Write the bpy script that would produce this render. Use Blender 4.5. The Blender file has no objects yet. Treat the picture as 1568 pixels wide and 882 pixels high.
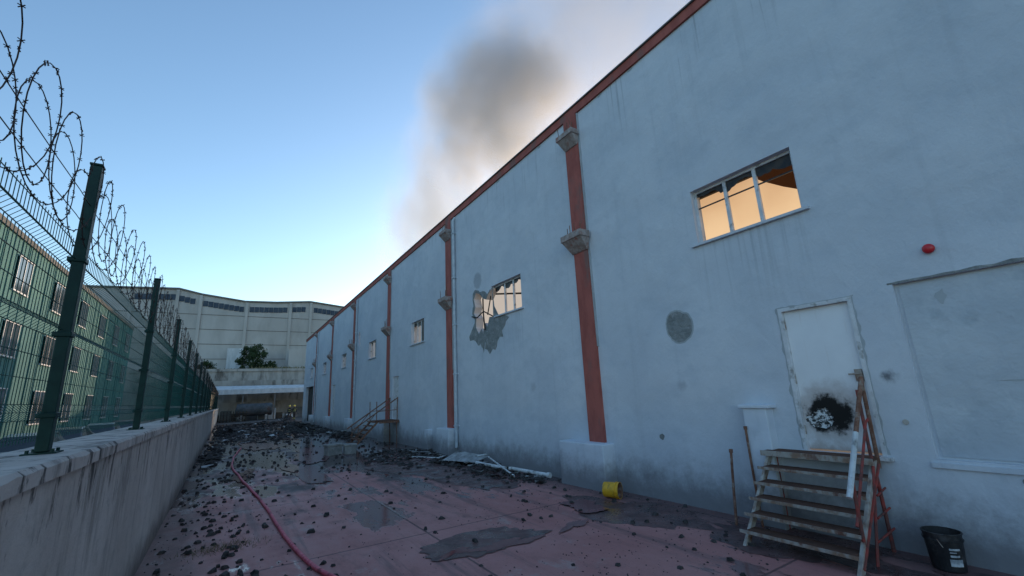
import bpy, math, random, bmesh
from mathutils import Vector, Matrix, noise
R=random.Random(7)
scene=bpy.context.scene
scene.view_settings.view_transform='Standard'
try: scene.view_settings.look='None'
except: pass
scene.view_settings.exposure=0
rad=math.radians

# ---------------------------------------------------------------- materials
def newmat(name):
    m=bpy.data.materials.new(name); m.use_nodes=True
    nt=m.node_tree; b=nt.nodes['Principled BSDF']
    return m,nt,b
class N:
    def __init__(s,nt): s.nt=nt; s.L=nt.links.new
    def n(s,t,**k):
        x=s.nt.nodes.new(t)
        for a,v in k.items(): setattr(x,a,v)
        return x
    def coord(s,scale=(1,1,1),loc=(0,0,0)):
        tc=s.n('ShaderNodeTexCoord'); mp=s.n('ShaderNodeMapping')
        mp.inputs['Scale'].default_value=scale; mp.inputs['Location'].default_value=loc
        s.L(tc.outputs['Object'],mp.inputs['Vector']); return mp.outputs[0]
    def noise(s,scale,detail=4,rough=.55,vec=None,dist=0):
        x=s.n('ShaderNodeTexNoise'); x.inputs['Scale'].default_value=scale
        x.inputs['Detail'].default_value=detail; x.inputs['Roughness'].default_value=rough
        x.inputs['Distortion'].default_value=dist
        s.L(vec if vec else s.coord(),x.inputs['Vector']); return x.outputs['Fac']
    def ramp(s,fac,a,b,va=0.,vb=1.):
        x=s.n('ShaderNodeMapRange'); x.interpolation_type='SMOOTHSTEP'
        x.inputs['From Min'].default_value=a; x.inputs['From Max'].default_value=b
        x.inputs['To Min'].default_value=va; x.inputs['To Max'].default_value=vb
        s.L(fac,x.inputs['Value']); return x.outputs[0]
    def math(s,op,a,b=0.):
        x=s.n('ShaderNodeMath',operation=op)
        for i,v in enumerate((a,b)):
            if isinstance(v,(int,float)): x.inputs[i].default_value=v
            else: s.L(v,x.inputs[i])
        return x.outputs[0]
    def mix(s,fac,a,b,bt='MIX'):
        x=s.n('ShaderNodeMix',data_type='RGBA',blend_type=bt)
        if isinstance(fac,(int,float)): x.inputs['Factor'].default_value=fac
        else: s.L(fac,x.inputs['Factor'])
        for i,v in ((6,a),(7,b)):
            if isinstance(v,tuple): x.inputs[i].default_value=(v[0],v[1],v[2],1)
            else: s.L(v,x.inputs[i])
        return x.outputs[2]
    def xyz(s,vec=None):
        x=s.n('ShaderNodeSeparateXYZ'); s.L(vec if vec else s.coord(),x.inputs[0]); return x.outputs
    def bump(s,h,dist,strength=1.,prev=None):
        x=s.n('ShaderNodeBump'); x.inputs['Distance'].default_value=dist; x.inputs['Strength'].default_value=strength
        s.L(h,x.inputs['Height'])
        if prev: s.L(prev,x.inputs['Normal'])
        return x.outputs[0]
    def dist(s,p,scale=(1,1,1)):
        c=s.coord(scale,tuple(-p[i]*scale[i] for i in range(3)))
        l=s.n('ShaderNodeVectorMath',operation='LENGTH'); s.L(c,l.inputs[0]); return l.outputs['Value']
def simple(name,c1,c2=None,scale=3.,rough=.7,bump=0.,bscale=20.,metal=0.,stretch=(1,1,1),c3=None,s3=.8,spec=.5):
    m,nt,b=newmat(name); g=N(nt)
    c2=c2 or tuple(x*.75 for x in c1)
    v=g.coord(stretch)
    col=g.mix(g.ramp(g.noise(scale,3,.6,v),.35,.65),c1,c2)
    if c3: col=g.mix(g.ramp(g.noise(s3,5,.65,g.coord(stretch,(5,3,1))),.52,.68),col,c3)
    g.L(col,b.inputs['Base Color'])
    b.inputs['Roughness'].default_value=rough
    b.inputs['Metallic'].default_value=metal
    b.inputs['Specular IOR Level'].default_value=spec
    if bump: g.L(g.bump(g.noise(bscale,3,.6,v),bump),b.inputs['Normal'])
    return m

def wall_mat(name='painted_plaster',k=1.,dirt=(-.45,.45,.85)):
    m,nt,b=newmat(name); g=N(nt)
    x,y,z=g.xyz()
    col=g.mix(g.ramp(g.noise(.45,4,.6),.3,.7),(.545*k,.575*k,.635*k),(.635*k,.655*k,.705*k))
    col=g.mix(g.ramp(g.noise(2.6,5,.65,g.coord((1,.6,1),(9,4,2))),.46,.72,0,.4),col,(.465*k,.51*k,.575*k))
    st=g.noise(1.,5,.6,g.coord((1,5,.22)))
    col=g.mix(g.ramp(st,.52,.75,0,.28),col,(.43,.455,.50))
    st2=g.noise(1.,4,.6,g.coord((1,13,.4),(1,1,7)))
    col=g.mix(g.math('MULTIPLY',g.ramp(st2,.56,.7,0,.5),g.ramp(z,7,9.2,0,1)),col,(.26,.28,.31))
    sn=g.ramp(st2,.45,.68,0,.38)
    for (ya,yb,zz) in ((2.6,4.6,4.5),(10.2,12.9,4.4),(17.8,19.6,4.4)):
        f=g.math('MULTIPLY',g.ramp(y,ya,ya+.12),g.ramp(y,yb-.12,yb,1,0))
        f=g.math('MULTIPLY',f,g.math('MULTIPLY',g.ramp(z,zz-1.7,zz,0,1),g.ramp(z,zz,zz+.02,1,0)))
        col=g.mix(g.math('MULTIPLY',f,sn),col,(.30,.33,.36))
    col=g.mix(g.ramp(g.noise(.8,2,.4,g.coord((1,1,1),(31,12,5))),.64,.67,0,.3),col,(.68*k,.70*k,.75*k))
    e=g.math('ADD',z,g.math('MULTIPLY',g.noise(2.2,6,.75),-1.1))
    col=g.mix(g.ramp(e,-.3,.6,.35,0),col,(.40,.41,.43))
    col=g.mix(g.ramp(e,dirt[0],dirt[1]-.2,dirt[2],0),col,(.20,.19,.20))
    nzz=g.math('MULTIPLY',g.noise(9,3,.7),.16)
    for p,r,a in (((7,2.16,2.05),.07,.85),((7,5.2,2.05),.10,.22),((7,3.9,1.3),.2,.25),((7,12.9,5.9),.3,.35),((7,9.9,2.2),.12,.2)):
        d=g.math('ADD',g.dist(p),nzz)
        col=g.mix(g.ramp(d,r,r+.12,a,0),col,(.08,.08,.09))
    g.L(col,b.inputs['Base Color']); b.inputs['Roughness'].default_value=.85; b.inputs['Specular IOR Level'].default_value=.15
    n1=g.bump(g.noise(.9,2,.5),.10,.6)
    n2=g.bump(g.noise(5,5,.65,g.coord((1,1,.7))),.018,.9,n1)
    g.L(n2,b.inputs['Normal']); return m
WALL=wall_mat()
PEDM=wall_mat('pedestal_plaster',1.12)
def ground_mat():
    m,nt,b=newmat('red_painted_concrete'); g=N(nt)
    x,y,z=g.xyz()
    col=g.mix(g.ramp(g.noise(.5,4,.6),.3,.7),(.44,.175,.16),(.51,.235,.215))
    n3_=g.noise(3.,6,.7,g.coord((1,.5,1),(2,7,0)))
    col=g.mix(g.ramp(n3_,.5,.75,0,.6),col,(.27,.14,.13))
    col=g.mix(g.ramp(g.noise(1.1,8,.75,g.coord((1,.6,1),(12,3,0))),.57,.66,0,.55),col,(.44,.34,.31))
    col=g.mix(g.ramp(g.noise(1.,6,.65,g.coord((2.2,.14,1),(1,0,0))),.53,.66,0,.65),col,(.14,.085,.085))
    nn=g.math('MULTIPLY',g.noise(1.3,6,.7),1.6)
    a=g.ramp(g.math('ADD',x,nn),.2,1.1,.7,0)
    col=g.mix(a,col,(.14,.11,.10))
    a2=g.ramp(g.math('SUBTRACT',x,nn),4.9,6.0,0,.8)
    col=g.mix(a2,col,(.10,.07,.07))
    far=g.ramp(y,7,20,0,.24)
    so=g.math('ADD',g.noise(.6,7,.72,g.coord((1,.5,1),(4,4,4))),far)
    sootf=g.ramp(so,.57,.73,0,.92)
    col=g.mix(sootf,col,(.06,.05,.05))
    def joint(c,per,off,w):
        f=g.math('PINGPONG',g.math('ADD',c,off),per/2)
        return g.ramp(f,w*.4,w,1,0)
    wob=g.math('MULTIPLY',n3_,.03)
    j=g.math('MAXIMUM',joint(g.math('ADD',x,wob),3.9,1.05,.022),joint(g.math('ADD',y,wob),4.0,.9,.022))
    col=g.mix(g.math('MULTIPLY',j,.75),col,(.08,.05,.05))
    fine=g.noise(26,4,.65)
    col=g.mix(g.ramp(fine,.63,.69,0,.75),col,(.08,.06,.06))
    wn=g.math('ADD',g.noise(.8,6,.65,g.coord((1,.35,1),(8,1,0))),g.ramp(y,5,20,0,.18))
    wn=g.math('ADD',wn,g.ramp(x,4.,6.5,0,.06))
    wet=g.ramp(wn,.60,.645)
    col=g.mix(g.math('MULTIPLY',wet,.65),col,(.075,.045,.047))
    g.L(col,b.inputs['Base Color'])
    rr=g.ramp(n3_,.3,.7,.55,.8)
    mx=g.n('ShaderNodeMix',data_type='FLOAT'); g.L(wet,mx.inputs[0]); g.L(rr,mx.inputs[2]); mx.inputs[3].default_value=.12
    g.L(mx.outputs[0],b.inputs['Roughness'])
    dry=g.math('SUBTRACT',1.,wet)
    n2=g.bump(g.math('MULTIPLY',g.noise(30,4,.7),dry),.006,.8)
    n3=g.bump(j,-.01,.8,n2)
    g.L(n3,b.inputs['Normal']); return m
GROUND=ground_mat()
def fencewall_mat():
    m,nt,b=newmat('weathered_concrete'); g=N(nt); x,y,z=g.xyz()
    col=g.mix(g.ramp(g.noise(.8,5,.65),.3,.7),(.48,.42,.385),(.60,.54,.50))
    col=g.mix(g.ramp(g.noise(5,6,.7,g.coord((1,1,1),(3,3,3))),.5,.7,0,.6),col,(.34,.31,.285))
    st=g.noise(1.,6,.7,g.coord((3,3,.5)))
    top=g.ramp(z,.2,1.75,.2,1)
    col=g.mix(g.math('MULTIPLY',g.ramp(st,.50,.66,0,.7),top),col,(.17,.15,.135))
    st3=g.noise(1.,6,.7,g.coord((3,7,1.8),(3,9,1)))
    col=g.mix(g.math('MULTIPLY',g.ramp(st3,.54,.62,0,.9),g.ramp(z,1.0,1.75,0,1)),col,(.06,.052,.05))
    e=g.math('ADD',z,g.math('MULTIPLY',g.noise(2,5,.7),-.7))
    col=g.mix(g.ramp(e,-.35,.15,.8,0),col,(.13,.10,.095))
    g.L(col,b.inputs['Base Color']); b.inputs['Roughness'].default_value=.9; b.inputs['Specular IOR Level'].default_value=.2
    n1=g.bump(g.noise(2,3,.5),.03,.6); n2=g.bump(g.noise(30,4,.7),.006,.9,n1)
    g.L(n2,b.inputs['Normal']); return m
FW=fencewall_mat()
def door_mat():
    m,nt,b=newmat('white_door_paint_burnt'); g=N(nt); x,y,z=g.xyz()
    col=g.mix(g.ramp(g.noise(1.2,5,.6),.3,.7),(.76,.76,.79),(.84,.84,.87))
    col=g.mix(g.ramp(g.noise(1.,6,.7,g.coord((1,9,.7))),.58,.72,0,.3),col,(.55,.45,.38))
    jit=g.math('MULTIPLY',g.math('SUBTRACT',g.noise(4.5,5,.62),.5),.46)
    d=g.math('ADD',g.dist((7.06,2.94,1.58),(1,.74,.95)),jit)
    col=g.mix(g.ramp(d,.20,.52,.6,0),col,(.34,.25,.21))
    col=g.mix(g.ramp(d,.17,.27,1,0),col,(.012,.011,.011))
    jit2=g.math('MULTIPLY',g.math('SUBTRACT',g.noise(5,4,.6,g.coord((1,1,1),(4,2,8))),.5),.34)
    d2=g.math('ADD',g.dist((7.06,3.05,1.50),(1,.85,.95)),jit2)
    inn=g.mix(g.ramp(g.noise(12,5,.8,g.coord((1,1,1.8))),.46,.52),(.68,.69,.70),(.03,.03,.03))
    col=g.mix(g.ramp(d2,.12,.132,1,0),col,inn)
    e=g.math('ADD',z,g.math('MULTIPLY',g.noise(5,6,.7),-.25)); col=g.mix(g.ramp(e,.95,1.12,.7,0),col,(.30,.18,.12))
    g.L(col,b.inputs['Base Color']); b.inputs['Roughness'].default_value=.5; b.inputs['Specular IOR Level'].default_value=.3
    n=g.bump(g.ramp(d2,.10,.13,0,1),.03,.8); n=g.bump(g.noise(1.5,3,.5),.02,.4,n); g.L(n,b.inputs['Normal']); return m
DOOR=door_mat()
TERRA=simple('terracotta_paint',(.42,.125,.10),(.33,.095,.078),4,.8,.004,30,stretch=(1,1,.4),c3=(.25,.125,.11),s3=2,spec=.2)
CONC=simple('bare_concrete',(.34,.325,.305),(.24,.23,.22),4,.9,.012,14,c3=(.16,.15,.145),s3=3)
CONCD=simple('exposed_render_grey',(.275,.285,.285),(.21,.22,.22),5,.95,.03,14,c3=(.34,.345,.345),s3=4,spec=.1)
CORB=simple('corbel_concrete',(.42,.36,.34),(.30,.23,.21),9,.9,.01,30,c3=(.34,.13,.10),s3=5,spec=.2)
WHITEF=simple('white_pvc',(.70,.70,.73),(.58,.58,.60),5,.4,c3=(.3,.29,.28),s3=6)
PIPEW=simple('drainpipe_grey',(.52,.57,.62),(.43,.47,.52),5,.5)
DARK=simple('soot_black',(.02,.018,.018),(.035,.03,.03),8,.8,.01,20)
GLASSD=simple('sooty_glass',(.02,.02,.022),(.06,.045,.035),6,.3,spec=.3)
RUST=simple('rusty_steel',(.15,.06,.035),(.24,.12,.08),14,.8,.004,60,c3=(.30,.24,.20),s3=7)
REDST=simple('red_rusty_steel',(.38,.05,.038),(.16,.055,.045),7,.65,.003,60,c3=(.08,.04,.035),s3=5)
GREYST=simple('worn_painted_steel',(.46,.42,.38),(.32,.25,.21),9,.6,.003,50,c3=(.18,.075,.045),s3=5)
NOSE=simple('tread_nosing',(.40,.36,.32),(.26,.16,.11),7,.7,.003,50,c3=(.15,.06,.04),s3=4,stretch=(1,1.6,1))
WOODT=simple('weathered_tread',(.16,.075,.05),(.10,.055,.042),9,.9,.006,40,stretch=(6,.8,1),spec=.2)
GREENP=simple('green_powder_coat',(.003,.026,.023),(.005,.036,.031),8,.5,spec=.25)
GREENW=simple('green_wire_coat',(.004,.055,.047),(.006,.075,.064),8,.5,spec=.3)
GALV=simple('barbed_wire_rusted',(.085,.06,.055),(.045,.032,.03),30,.6,metal=.2,spec=.2)
HOSE=simple('red_fire_hose',(.60,.07,.12),(.70,.16,.20),15,.6,.004,60,c3=(.25,.05,.06),s3=3)
YEL=simple('yellow_pail_plastic',(.78,.42,.02),(.62,.32,.02),9,.45,c3=(.25,.15,.05),s3=6)
BLACKP=simple('black_plastic',(.012,.012,.014),(.022,.022,.024),9,.4,c3=(.07,.065,.065),s3=5)
LABEL=simple('label_white',(.55,.57,.6),(.25,.27,.3),14,.6)
REDP=simple('bell_red',(.60,.02,.03),(.50,.02,.03),9,.35)
CHAR=simple('charred_debris',(.03,.026,.026),(.08,.07,.068),9,.85,.01,25,spec=.3)
SHEET=simple('twisted_sheet_metal',(.46,.47,.48),(.25,.25,.25),4,.45,.01,8,metal=.3,c3=(.06,.055,.05),s3=2)
PIPEB=simple('fallen_pvc_pipe',(.70,.71,.72),(.52,.52,.52),5,.45,c3=(.2,.19,.18),s3=4)
ASPH=simple('asphalt_old',(.065,.062,.062),(.045,.043,.044),3,.9,.01,40,c3=(.09,.075,.07),s3=.3)
GREENB=simple('green_cladding',(.06,.175,.175),(.085,.215,.21),.6,.7,.01,3,stretch=(1,1,.4),spec=.1)
WINB=simple('window_glass_dark',(.03,.04,.05),(.05,.06,.07),1,.12,spec=.5)
STRIPW=simple('strip_window_dark',(.04,.06,.09),(.07,.09,.12),1,.5,spec=.15)
BACKC=simple('precast_concrete_panel',(.50,.48,.46),(.44,.42,.40),.35,.9,c3=(.38,.36,.34),s3=.12,stretch=(1,1,.4),spec=.1)
BACKD=simple('seam_dark',(.20,.19,.18),(.15,.145,.14),1,.9,spec=.1)
BLOT=simple('feathered_render_grey',(.43,.455,.48),(.37,.39,.41),3,.9,spec=.1)
STAINC=simple('stained_retaining_wall',(.42,.385,.35),(.30,.275,.25),.6,.95,.02,4,c3=(.15,.135,.12),s3=.5,stretch=(1.6,1,.5),spec=.1)
CANW=simple('canopy_sheet',(.64,.65,.66),(.52,.53,.54),.6,.6,stretch=(3,1,1),spec=.2)
TANKM=simple('tank_steel',(.10,.11,.12),(.06,.065,.07),2,.6,c3=(.10,.05,.035),s3=1,spec=.2)
LEAF=simple('foliage_dark',(.022,.042,.018),(.035,.06,.022),2,.8,spec=.2)
LEAF2=simple('foliage_light',(.05,.08,.035),(.07,.09,.04),2,.8,spec=.2)
GRASSD=simple('dry_grass',(.22,.18,.10),(.14,.13,.06),3,.95)
BARK=simple('bark',(.09,.07,.05),(.05,.04,.03),6,.9,.02,10)
def puddle_mat():
    m,nt,b=newmat('puddle_water'); g=N(nt)
    col=g.mix(g.noise(2,5,.6),(.23,.07,.07),(.13,.05,.05)); g.L(col,b.inputs['Base Color'])
    b.inputs['Roughness'].default_value=.12; b.inputs['Specular IOR Level'].default_value=.25
    g.L(g.bump(g.noise(3,3,.5),.004,.5),b.inputs['Normal']); return m
PUD=puddle_mat()
def wetm():
    m,nt,b=newmat('wet_concrete'); g=N(nt)
    col=g.mix(g.ramp(g.noise(2,6,.7),.35,.65),(.075,.042,.042),(.17,.085,.08)); g.L(col,b.inputs['Base Color'])
    g.L(g.ramp(g.noise(2.5,5,.65),.35,.65,.15,.65),b.inputs['Roughness'])
    g.L(g.bump(g.noise(25,4,.6),.004,.6),b.inputs['Normal']); return m
WET=wetm()
def glow():  # warm interior light imitated by emission, its falloff mixed into the colour
    m,nt,b=newmat('emissive_interior_glow'); g=N(nt)
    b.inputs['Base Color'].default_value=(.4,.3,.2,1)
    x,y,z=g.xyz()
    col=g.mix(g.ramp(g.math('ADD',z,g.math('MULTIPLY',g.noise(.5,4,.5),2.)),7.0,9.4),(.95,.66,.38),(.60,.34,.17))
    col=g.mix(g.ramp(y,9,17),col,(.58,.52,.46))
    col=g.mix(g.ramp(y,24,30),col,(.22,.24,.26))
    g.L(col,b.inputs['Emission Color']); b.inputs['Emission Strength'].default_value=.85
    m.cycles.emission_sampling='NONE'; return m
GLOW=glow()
INTB=simple('scorched_roof_underside',(.26,.14,.08),(.18,.09,.05),.5,.9)

# ---------------------------------------------------------------- mesh builder
class MB:
    def __init__(s): s.v=[];s.f=[];s.mi=[]
    def face(s,pts,m=0):
        i=len(s.v); s.v+= [tuple(p) for p in pts]; s.f.append(tuple(range(i,i+len(pts)))); s.mi.append(m)
    def fan(s,c,pts,m=0):
        i=len(s.v); s.v.append(tuple(c)); s.v+=[tuple(p) for p in pts]; n=len(pts)
        for k in range(n): s.f.append((i,i+1+k,i+1+(k+1)%n)); s.mi.append(m)
    def box(s,x0,x1,y0,y1,z0,z1,m=0,M=None):
        p=[(x0,y0,z0),(x1,y0,z0),(x1,y1,z0),(x0,y1,z0),(x0,y0,z1),(x1,y0,z1),(x1,y1,z1),(x0,y1,z1)]
        if M: p=[tuple(M@Vector(q)) for q in p]
        s.hexa(p,m)
    def hexa(s,p,m=0):
        i=len(s.v); s.v+=[tuple(q) for q in p]
        for f in ((0,3,2,1),(4,5,6,7),(0,1,5,4),(1,2,6,5),(2,3,7,6),(3,0,4,7)):
            s.f.append(tuple(i+k for k in f)); s.mi.append(m)
    def tube(s,pts,r,n=6,m=0,cap=True):
        pts=[Vector(p) for p in pts]; i0=len(s.v); K=len(pts)
        rs=r if isinstance(r,(list,tuple)) else [r]*K
        t=(pts[1]-pts[0]).normalized(); u=t.orthogonal().normalized()
        for k,p in enumerate(pts):
            a=pts[max(k-1,0)]; b=pts[min(k+1,K-1)]; t=(b-a)
            if t.length<1e-9: t=Vector((0,0,1))
            t.normalize(); u=(u-t*u.dot(t))
            if u.length<1e-6: u=t.orthogonal()
            u.normalize(); w=t.cross(u)
            for j in range(n):
                an=2*math.pi*j/n; s.v.append(tuple(p+(u*math.cos(an)+w*math.sin(an))*rs[k]))
        for k in range(K-1):
            for j in range(n):
                a=i0+k*n+j; b=i0+k*n+(j+1)%n; s.f.append((a,b,b+n,a+n)); s.mi.append(m)
        if cap:
            s.f.append(tuple(i0+j for j in reversed(range(n)))); s.mi.append(m)
            s.f.append(tuple(i0+(K-1)*n+j for j in range(n))); s.mi.append(m)
    def prism(s,poly,axis,a,b,m=0):
        def P(q,t):
            l=[q[0],q[1]]; l.insert(axis,t); return tuple(l)
        i=len(s.v); n=len(poly)
        s.v+=[P(q,a) for q in poly]+[P(q,b) for q in poly]
        s.f.append(tuple(range(i,i+n))); s.mi.append(m)
        s.f.append(tuple(reversed(range(i+n,i+2*n)))); s.mi.append(m)
        for k in range(n):
            k2=(k+1)%n; s.f.append((i+k2,i+k,i+n+k,i+n+k2)); s.mi.append(m)
    def chunk(s,c,sx,sy,sz,m=0,ang=None):
        M=Matrix.Translation(c)@Matrix.Rotation(R.uniform(0,6.28) if ang is None else ang,4,'Z')@Matrix.Rotation(R.uniform(-.35,.35),4,'X')
        p=[]
        for q in ((-1,-1,-1),(1,-1,-1),(1,1,-1),(-1,1,-1),(-1,-1,1),(1,-1,1),(1,1,1),(-1,1,1)):
            k=.6 if q[2]>0 else 1
            p.append(M@Vector((q[0]*sx*R.uniform(.5,1)*k,q[1]*sy*R.uniform(.5,1)*k,q[2]*sz*R.uniform(.5,1))))
        s.hexa(p,m)
    def build(s,name,mats,parent=None,smooth=False,bevel=0,fix=False):
        me=bpy.data.meshes.new(name); me.from_pydata(s.v,[],s.f)
        for m in (mats if isinstance(mats,(list,tuple)) else [mats]): me.materials.append(m)
        me.polygons.foreach_set('material_index',s.mi)
        if smooth: me.polygons.foreach_set('use_smooth',[True]*len(s.f))
        me.update()
        if fix:
            bm=bmesh.new(); bm.from_mesh(me); bmesh.ops.recalc_face_normals(bm,faces=bm.faces); bm.to_mesh(me); bm.free()
        o=bpy.data.objects.new(name,me); scene.collection.objects.link(o)
        if parent: o.parent=parent
        if bevel:
            md=o.modifiers.new('bev','BEVEL'); md.width=bevel; md.segments=2; md.limit_method='ANGLE'
        return o
def empty(name):
    o=bpy.data.objects.new(name,None); scene.collection.objects.link(o); return o

# ---------------------------------------------------------------- ground
b=MB(); b.face([(-900,-300,0),(900,-300,0),(900,1500,0),(-900,1500,0)]); b.build('ground',ASPH)
b=MB()
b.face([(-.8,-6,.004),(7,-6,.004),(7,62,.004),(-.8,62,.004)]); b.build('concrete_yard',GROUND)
def blob(cx,cy,rx,ry,ang,z,n=70,amp=.5,fr=1.3,seed=0):
    o=[]
    for k in range(n):
        a=2*math.pi*k/n
        q=max(.35,1+amp*noise.noise(Vector((math.cos(a)*fr+seed,math.sin(a)*fr+seed*2,seed)))*2+.25*noise.noise(Vector((math.cos(a)*5+seed,math.sin(a)*5,seed))))
        x=math.cos(a)*rx*q; y=math.sin(a)*ry*q
        o.append((cx+x*math.cos(ang)-y*math.sin(ang),cy+x*math.sin(ang)+y*math.cos(ang),z))
    return o
b=MB()
for i,(cx,cy,rx,ry,an) in enumerate(((3.5,5.8,.50,.16,.0),(2.8,5.98,.28,.08,.3),(4.75,5.85,.35,.11,.4),(2.2,15.5,.4,2.0,.1),(3.2,21,.7,2.2,-.1),(1.5,27,.8,3,0),(3.8,33,1.2,3,.1),(.7,16.5,.25,1.2,0),(5.6,6.6,.3,.35,0))):
    b.fan((cx,cy,.016+i*.001),blob(cx,cy,rx,ry,an,.016+i*.001,seed=i*3.1+1))
b.build('puddle',PUD)
b=MB()
for i,(cx,cy,rx,ry,an) in enumerate(((5.95,5.75,.7,1.4,.15),(6.35,3.4,.6,1.2,0),(6.35,1.2,.5,1.2,0),(5.2,12.5,1.0,3.,.1),(3.3,6.1,.9,.5,.1))):
    z=.006+i*.002
    pts=blob(cx,cy,rx,ry,an,z,seed=i*2.3+20,amp=.3); pts=[(min(p[0],6.99),p[1],p[2]) for p in pts]; b.fan((cx,cy,z),pts)
b.build('wet_patch',WET)

# ---------------------------------------------------------------- main building
fac=empty('factory_building')
W=7.0
def zr(y): return 9.33-.0095*y
Y0,Y1=-9.,53.
wins=[(2.70,4.46,4.54,5.57),(10.24,11.97,4.46,5.48),(17.9,19.47,4.42,5.44),(25.3,26.87,4.42,5.42),(32.9,34.4,4.4,5.4),(40.5,42.,4.4,5.4),(47.6,49,4.4,5.4)]
doors=[(2.36,3.32,1.08,3.12),(21.2,22.15,1.08,3.12),(36.3,37.4,1.0,3.3),(44.6,45.5,1.0,3.1)]
b=MB()
b.hexa([(W,Y0,-.3),(W+.28,Y0,-.3),(W+.28,Y1,-.3),(W,Y1,-.3),(W,Y0,zr(Y0)-.25),(W+.28,Y0,zr(Y0)-.25),(W+.28,Y1,zr(Y1)-.25),(W,Y1,zr(Y1)-.25)])
wall=b.build('front_wall',WALL,fac)
cuts=MB()
for w in wins: cuts.box(6.8,7.6,*w)
for d in doors: cuts.box(6.8,7.6,*d)
cuts.box(6.8,7.075,-3.5,1.90,1.09,3.18)
cuts.box(6.8,7.6,46.6,51.5,.2,3.6)
c1=cuts.build('cut1',CONCD,fix=True)
hole=[(11.9,5.42),(12.15,5.30),(12.35,5.12),(12.55,5.2),(12.8,5.42),(13.05,5.50),(13.2,5.3),(13.1,5.0),(13.22,4.8),(13.05,4.62),(13.1,4.3),(12.9,4.05),(12.7,4.2),(12.6,4.0),(12.45,4.35),(12.3,4.2),(12.15,4.5),(11.9,4.47)]
c2=MB(); c2.prism(hole,0,6.8,7.6); c2=c2.build('cut2',CONCD,fix=True)
hole2=[(29.0,6.1),(29.3,6.5),(29.5,6.2),(29.4,5.6),(29.2,5.3),(29.05,5.6)]
c3=MB(); c3.prism(hole2,0,6.8,7.6); c3=c3.build('cut3',CONCD,fix=True)
for c in (c1,c2,c3):
    md=wall.modifiers.new('b','BOOLEAN'); md.operation='DIFFERENCE'; md.solver='EXACT'; md.object=c
dg=bpy.context.evaluated_depsgraph_get()
me=bpy.data.meshes.new_from_object(wall.evaluated_get(dg)); wall.modifiers.clear(); wall.data=me
for c in (c1,c2,c3): bpy.data.objects.remove(c)
b=MB()
b.box(W+.28,42,Y1-.28,Y1,0,8.6); b.box(W+.28,42,Y0,Y0+.28,0,8.9); b.box(42,42.3,Y0,Y1,0,8.6)
b.build('outer_walls',WALL,fac)
b=MB()
b.hexa([(W+.28,Y0,8.75),(24,Y0,9.1),(24,Y1,8.4),(W+.28,Y1,8.2),(W+.28,Y0,8.85),(24,Y0,9.25),(24,Y1,8.5),(W+.28,Y1,8.32)])
b.hexa([(24,Y0,9.1),(42,Y0,8.6),(42,Y1,8.2),(24,Y1,8.4),(24,Y0,9.25),(42,Y0,8.75),(42,Y1,8.3),(24,Y1,8.5)])
b.build('roof',INTB,fac)
b=MB(); b.box(12,12.2,Y0+.4,Y1-.5,0,8.3); b.build('glowing_partition',GLOW,fac)  # wall glows by itself in place of light falling inside
b=MB(); b.face([(W+.28,Y0+.3,.9),(12,Y0+.3,.9),(12,Y1-.3,.9),(W+.28,Y1-.3,.9)])
b.box(11.2,11.3,-3,9,7.35,7.45)
b.tube([(10,16,7.6),(10,23,6.4)],.05,6); b.tube([(10.4,15,6.2),(10.4,22,7.6)],.04,6)
b.build('burnt_interior',DARK,fac)
b=MB(); b.face([(10.9,3.6,8.25),(10.9,6.2,8.2),(10.9,4.95,6.95),(10.9,4.5,6.6),(10.9,3.6,6.0)])
b.build('sagging_panel',INTB,fac)
b=MB()
b.hexa([(W-.05,Y0,zr(Y0)-.25),(W+.35,Y0,zr(Y0)-.25),(W+.35,Y1,zr(Y1)-.25),(W-.05,Y1,zr(Y1)-.25),(W-.05,Y0,zr(Y0)-.035),(W+.35,Y0,zr(Y0)-.035),(W+.35,Y1,zr(Y1)-.035),(W-.05,Y1,zr(Y1)-.035)])
b.build('coping_band',TERRA,fac)
b=MB()
b.hexa([(W-.09,Y0,zr(Y0)-.033),(W+.4,Y0,zr(Y0)-.033),(W+.4,Y1,zr(Y1)-.033),(W-.09,Y1,zr(Y1)-.033),(W-.09,Y0,zr(Y0)),(W+.4,Y0,zr(Y0)),(W+.4,Y1,zr(Y1)),(W-.09,Y1,zr(Y1))])
b.build('coping_flashing',BACKD,fac)
b=MB()
for k in range(26):
    y=Y0+10+R.random()*42; s=R.uniform(.04,.14); z=zr(y)-.252-R.uniform(.01,.05)
    pts=[(W-.003-k*.0001,y+s*math.cos(a)*R.uniform(.6,1.2),min(z+s*.5*math.sin(a)*R.uniform(.6,1.2),zr(y)-.252)) for a in [j*math.pi/4 for j in range(8)]]
    b.face(pts)
b.build('peeling_chips',BLOT,fac)
ps=[7.52,15.2,22.85,30.6,38.1,45.6]
bt=MB(); bp=MB(); bc=MB(); br=MB(); be=MB()
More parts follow.
